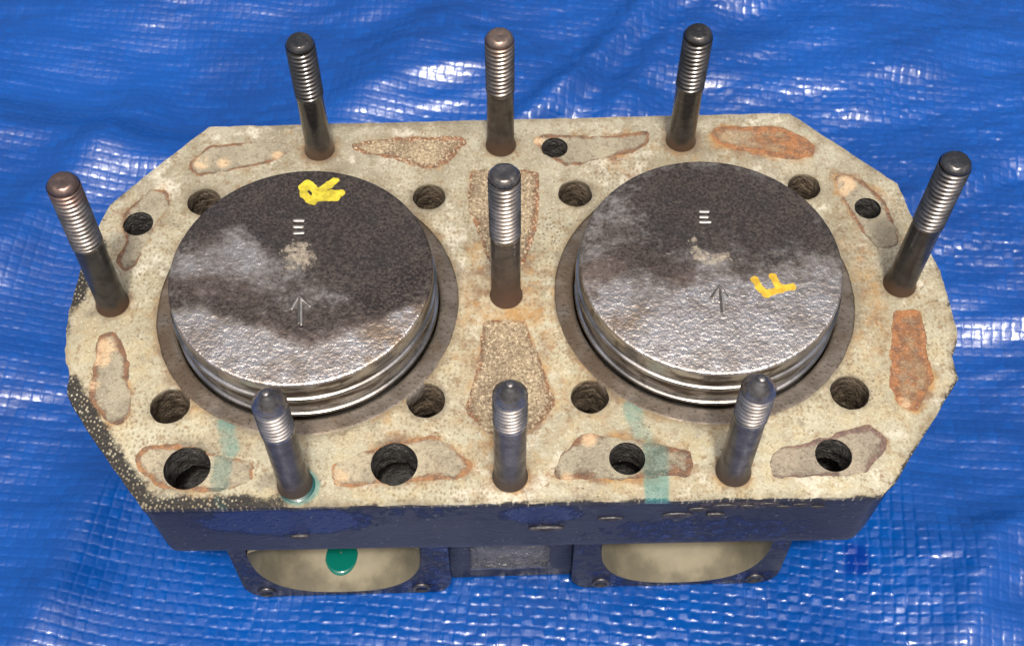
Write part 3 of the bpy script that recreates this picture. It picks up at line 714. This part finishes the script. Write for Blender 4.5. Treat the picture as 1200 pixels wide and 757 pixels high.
# ------------------------------------------------------------------ pistons
def crown_masks(x, y, which):
    """x,y relative to piston centre; survey shapes at crown height"""
    cx = BX[which]; X = x + cx; Y = y + YC
    D = lambda u, v: deck(u, v, CROWN)
    n = fbm(X * 22, Y * 22, 200 + which, 5) - .5
    if which == 0:
        bnd = deckpoly([(150, 345), (200, 345), (240, 343), (280, 357), (318, 385), (345, 394), (400, 386), (450, 360), (510, 322), (560, 300), (560, 100), (150, 100)], CROWN)
        s = sd_poly(X, Y, bnd)
        up = ss(.022, -.016, s + .02 * n)
        brown = 1.0 * ss(.034, .000, np.abs(s + .012 + .02 * n)) * .85 + .50 * up + .42 * ss(.085, .0, s + .05 * n) * (1 - up)
        tdark = sd_poly(X, Y, deckpoly([(235, 270), (300, 215), (345, 196), (400, 200), (470, 235), (506, 290), (500, 330), (440, 345), (390, 310), (320, 270), (280, 250)], CROWN))
        carb = .80 * ss(.055, -.04, tdark + .05 * n) + .50 * up + .12
        carb = np.maximum(carb, .75 * ss(.03, .0, sd_line(X, Y, [D(200, 352), D(245, 352), D(290, 372)], .0) + .02 * n))
        grey = sd_poly(X, Y, deckpoly([(205, 320), (225, 280), (280, 260), (310, 300), (310, 340), (250, 335)], CROWN))
        carb = carb - .30 * ss(.02, -.02, grey + .03 * n); brown = brown - .25 * ss(.02, -.02, grey)
        c = D(350, 303); bare = .62 * ss(.036, .012, np.hypot(X - c[0], (Y - c[1])) + .02 * n)
        tan = .7 * ss(-.02, .05, X - D(400, 400)[0] + .05 * n) * (1 - up) + .35 * (1 - up)
    else:
        top = sd_poly(X, Y, deckpoly([(660, 300), (690, 262), (720, 215), (780, 185), (860, 182), (930, 205), (975, 250), (985, 290), (930, 300), (880, 312), (850, 290), (800, 305), (750, 315), (700, 300)], CROWN))
        carb = .86 * ss(.080, -.055, top + .06 * n) + .12
        left = sd_poly(X, Y, deckpoly([(675, 330), (690, 270), (730, 235), (770, 240), (760, 300), (720, 325)], CROWN))
        carb = carb - .30 * ss(.03, -.03, left + .03 * n)
        bl = sd_poly(X, Y, deckpoly([(860, 300), (940, 255), (960, 290), (900, 322)], CROWN)); carb = np.maximum(carb, .8 * ss(.02, -.01, bl + .03 * n))
        brown = .65 * ss(.030, .0, sd_line(X, Y, [D(690, 320), D(745, 300), D(800, 320)], .004) + .02 * n) + .42 * ss(.13, .02, top + .06 * n)
        c = D(832, 292); bare = .66 * ss(.038, .014, np.hypot(X - c[0], (Y - c[1])) + .02 * n)
        c2 = D(838, 284); bare = bare - 1.1 * ss(.018, .008, np.hypot((X - c2[0]) * .7, Y - c2[1]) + .016 * n)
        tan = .7 * ss(.05, .01, np.hypot(X - D(735, 370)[0], (Y - D(735, 370)[1]) * 1.6) + .03 * n) + .15
    return np.stack([np.clip(carb, 0, 1), np.clip(brown, 0, 1), np.clip(bare, 0, 1), np.clip(tan, 0, 1)], 1)
YEL = [mat_simple('yellow paint pen', (.60, .50, .035), .8, var=.45, sc=60, bump=.5, dist=.003),
       mat_simple('amber paint pen', (.66, .42, .03), .75, var=.4, sc=60, bump=.5, dist=.003)]
CRM = mat_crown('piston crown, carbon stained'); LAND = mat_ringland('scuffed ring land')
RINGM = mat_simple('bright piston ring', (.55, .53, .50), .24, metal=1.0, var=.55, sc=22, bump=.2)
STAMP = mat_simple('worn and lit-edge stamping', (.50, .47, .43), .40, metal=.75, var=.2, sc=80)  # worn metal of the letters; also the painted lit edge of the arrows
ARROWM = mat_simple('shade-toned stamped arrow', (.20, .185, .17), .38, metal=.8, var=.3, sc=80)  # dark tone stands for the shade inside the engraved arrow
TILT = [(.010, .006), (.012, -.010)]
for k in range(2):
    cx = BX[k]
    pis = empty('piston', (cx, YC, -.13),
                ['worn piston marked with a pale yellow letter R near the rim of its sooty crown',
                 'worn piston marked with an amber yellow letter F beside the arrow on its crown'][k], 'piston', 'pistons standing in the block')
    H = CROWN + .13
    def crown_z(r): return H - .0035 * (r / PIST) ** 2
    rr = np.concatenate([np.linspace(.0003, PIST - .0025, 92), [PIST - .0014, PIST - .0004, PIST]]); zz = [crown_z(q) for q in rr[:92]] + [crown_z(PIST) - .0003, crown_z(PIST) - .0014, crown_z(PIST) - .0032]
    V, Fq = lathe(list(zip(rr, zz)), 288)
    kid('crown', V, Fq, CRM, {'m1': crown_masks(V[:, 0], V[:, 1], k)}, parent=pis)
    h0 = crown_z(PIST) - .0032
    r1z, r2z = h0 - .024, h0 - .058       # ring tops
    RH = .0062
    prof = [(PIST, h0), (PIST, r1z + .001), (PIST - .008, r1z + .001), (PIST - .008, r1z - RH - .001), (PIST, r1z - RH - .001),
            (PIST, r2z + .001), (PIST - .008, r2z + .001), (PIST - .008, r2z - RH - .001), (PIST, r2z - RH - .001), (PIST + .001, r2z - .03), (PIST + .001, .0)]
    pr = []
    for q in prof: pr += [q, q] if 0 else [q]
    V, Fq = lathe(pr, 160)
    kid('ring_land', V, Fq, LAND, parent=pis, smooth=False)
    for rz, ph in ((r1z, 1.3), (r2z, 3.9)):
        V, Fq = lathe([(PIST - .006, rz), (PIST + .0026, rz), (PIST + .0036, rz - .001), (PIST + .0038, rz - RH * .5), (PIST + .0036, rz - RH + .001), (PIST + .0026, rz - RH), (PIST - .006, rz - RH)], 160)
        kid('piston_ring', V, Fq, RINGM, parent=pis, at=(0, 0, 0))
    # marks on the crown
    def mark(name, strokes, wd, mat, ht, rag=.0, par=pis, z=CROWN):
        S = [np.array([deck(u, v, z) - np.array([cx, YC]) for u, v in st]) for st in strokes]
        def sdf(x, y):
            s = np.full(x.shape, 1e9)
            for st in S: s = np.minimum(s, sd_line(x, y, st, wd))
            return s + rag * (fbm(x * 160, y * 160, 17, 3) - .5)
        al = np.concatenate(S); lo = al.min(0) - wd * 2; hi = al.max(0) + wd * 2
        x, y, T = march(sdf, lo[0], hi[0], lo[1], hi[1], wd / 3.2)
        dd = np.clip(-sdf(x, y) / wd, 0, 1)
        zc = H - .0035 * ((x ** 2 + y ** 2) / PIST ** 2) + .0003 + ht * np.sqrt(dd)
        V, T2, bv = skirt(np.stack([x, y, zc], 1), T, (0, 0, -.0012))
        return kid(name, V, T2, mat, parent=par)
    if k == 0:
        o = lambda a, b: (300 + a / 2.9125, b / 2.9125)
        q = lambda a, b: (330 + a * .075, 195 + b * .075)
        mark('paint_letter', [[q(420, 500), q(350, 430), q(325, 310), q(400, 240), q(465, 310), q(545, 400)], [q(520, 450), q(640, 340), q(830, 210)],
                              [q(520, 480), q(700, 480), q(850, 475)], [q(560, 440), q(780, 400), q(920, 410)], [q(430, 500), q(480, 540)]], .0056, YEL[0], .0003, .004)
        mark('stamped_letter', [[(345, 258), (355, 258)], [(345, 265.5), (354, 265.5)], [(345, 273), (355, 272.5)]], .0021, STAMP, .0008)
        mark('stamped_arrow', [[(350.5, 347), (350, 378)], [(339.5, 362), (350, 346), (362, 358)]], .0017, ARROWM, .0010)
        mark('arrow_lit_edge', [[(352.8, 352), (353, 380)], [(342, 362), (349, 350)], [(353, 350), (363, 359)]], .0013, STAMP, .0010)  # bright offset copy of the arrow, a painted lit edge of the engraving
    else:
        o = lambda a, b: (800 + a / 2.9125, 120 + b / 2.9125)
        q = lambda a, b: (860 + a * .0833, 300 + b * .0833)
        mark('paint_letter', [[q(290, 330), q(350, 430), q(440, 520), q(560, 500), q(700, 450), q(830, 430)], [q(550, 280), q(600, 380), q(680, 450)], [q(450, 530), q(620, 480)]], .0045, YEL[1], .0003, .004)
        mark('stamped_letter', [[(821, 247.5), (830, 247.5)], [(821, 254), (829, 254)], [(821, 260), (832, 260)]], .0020, STAMP, .0008)
        mark('stamped_arrow', [[(843, 335), (846, 366)], [(833, 349), (843, 335), (854, 347)]], .0014, ARROWM, .0010)
        mark('arrow_lit_edge', [[(846, 340), (848.5, 366)], [(836, 349), (842, 339)], [(846, 339), (855, 347)]], .0012, STAMP, .0010)  # same painted lit edge beside the shade-dark arrow
    pis.rotation_euler = (0, 0, 0)
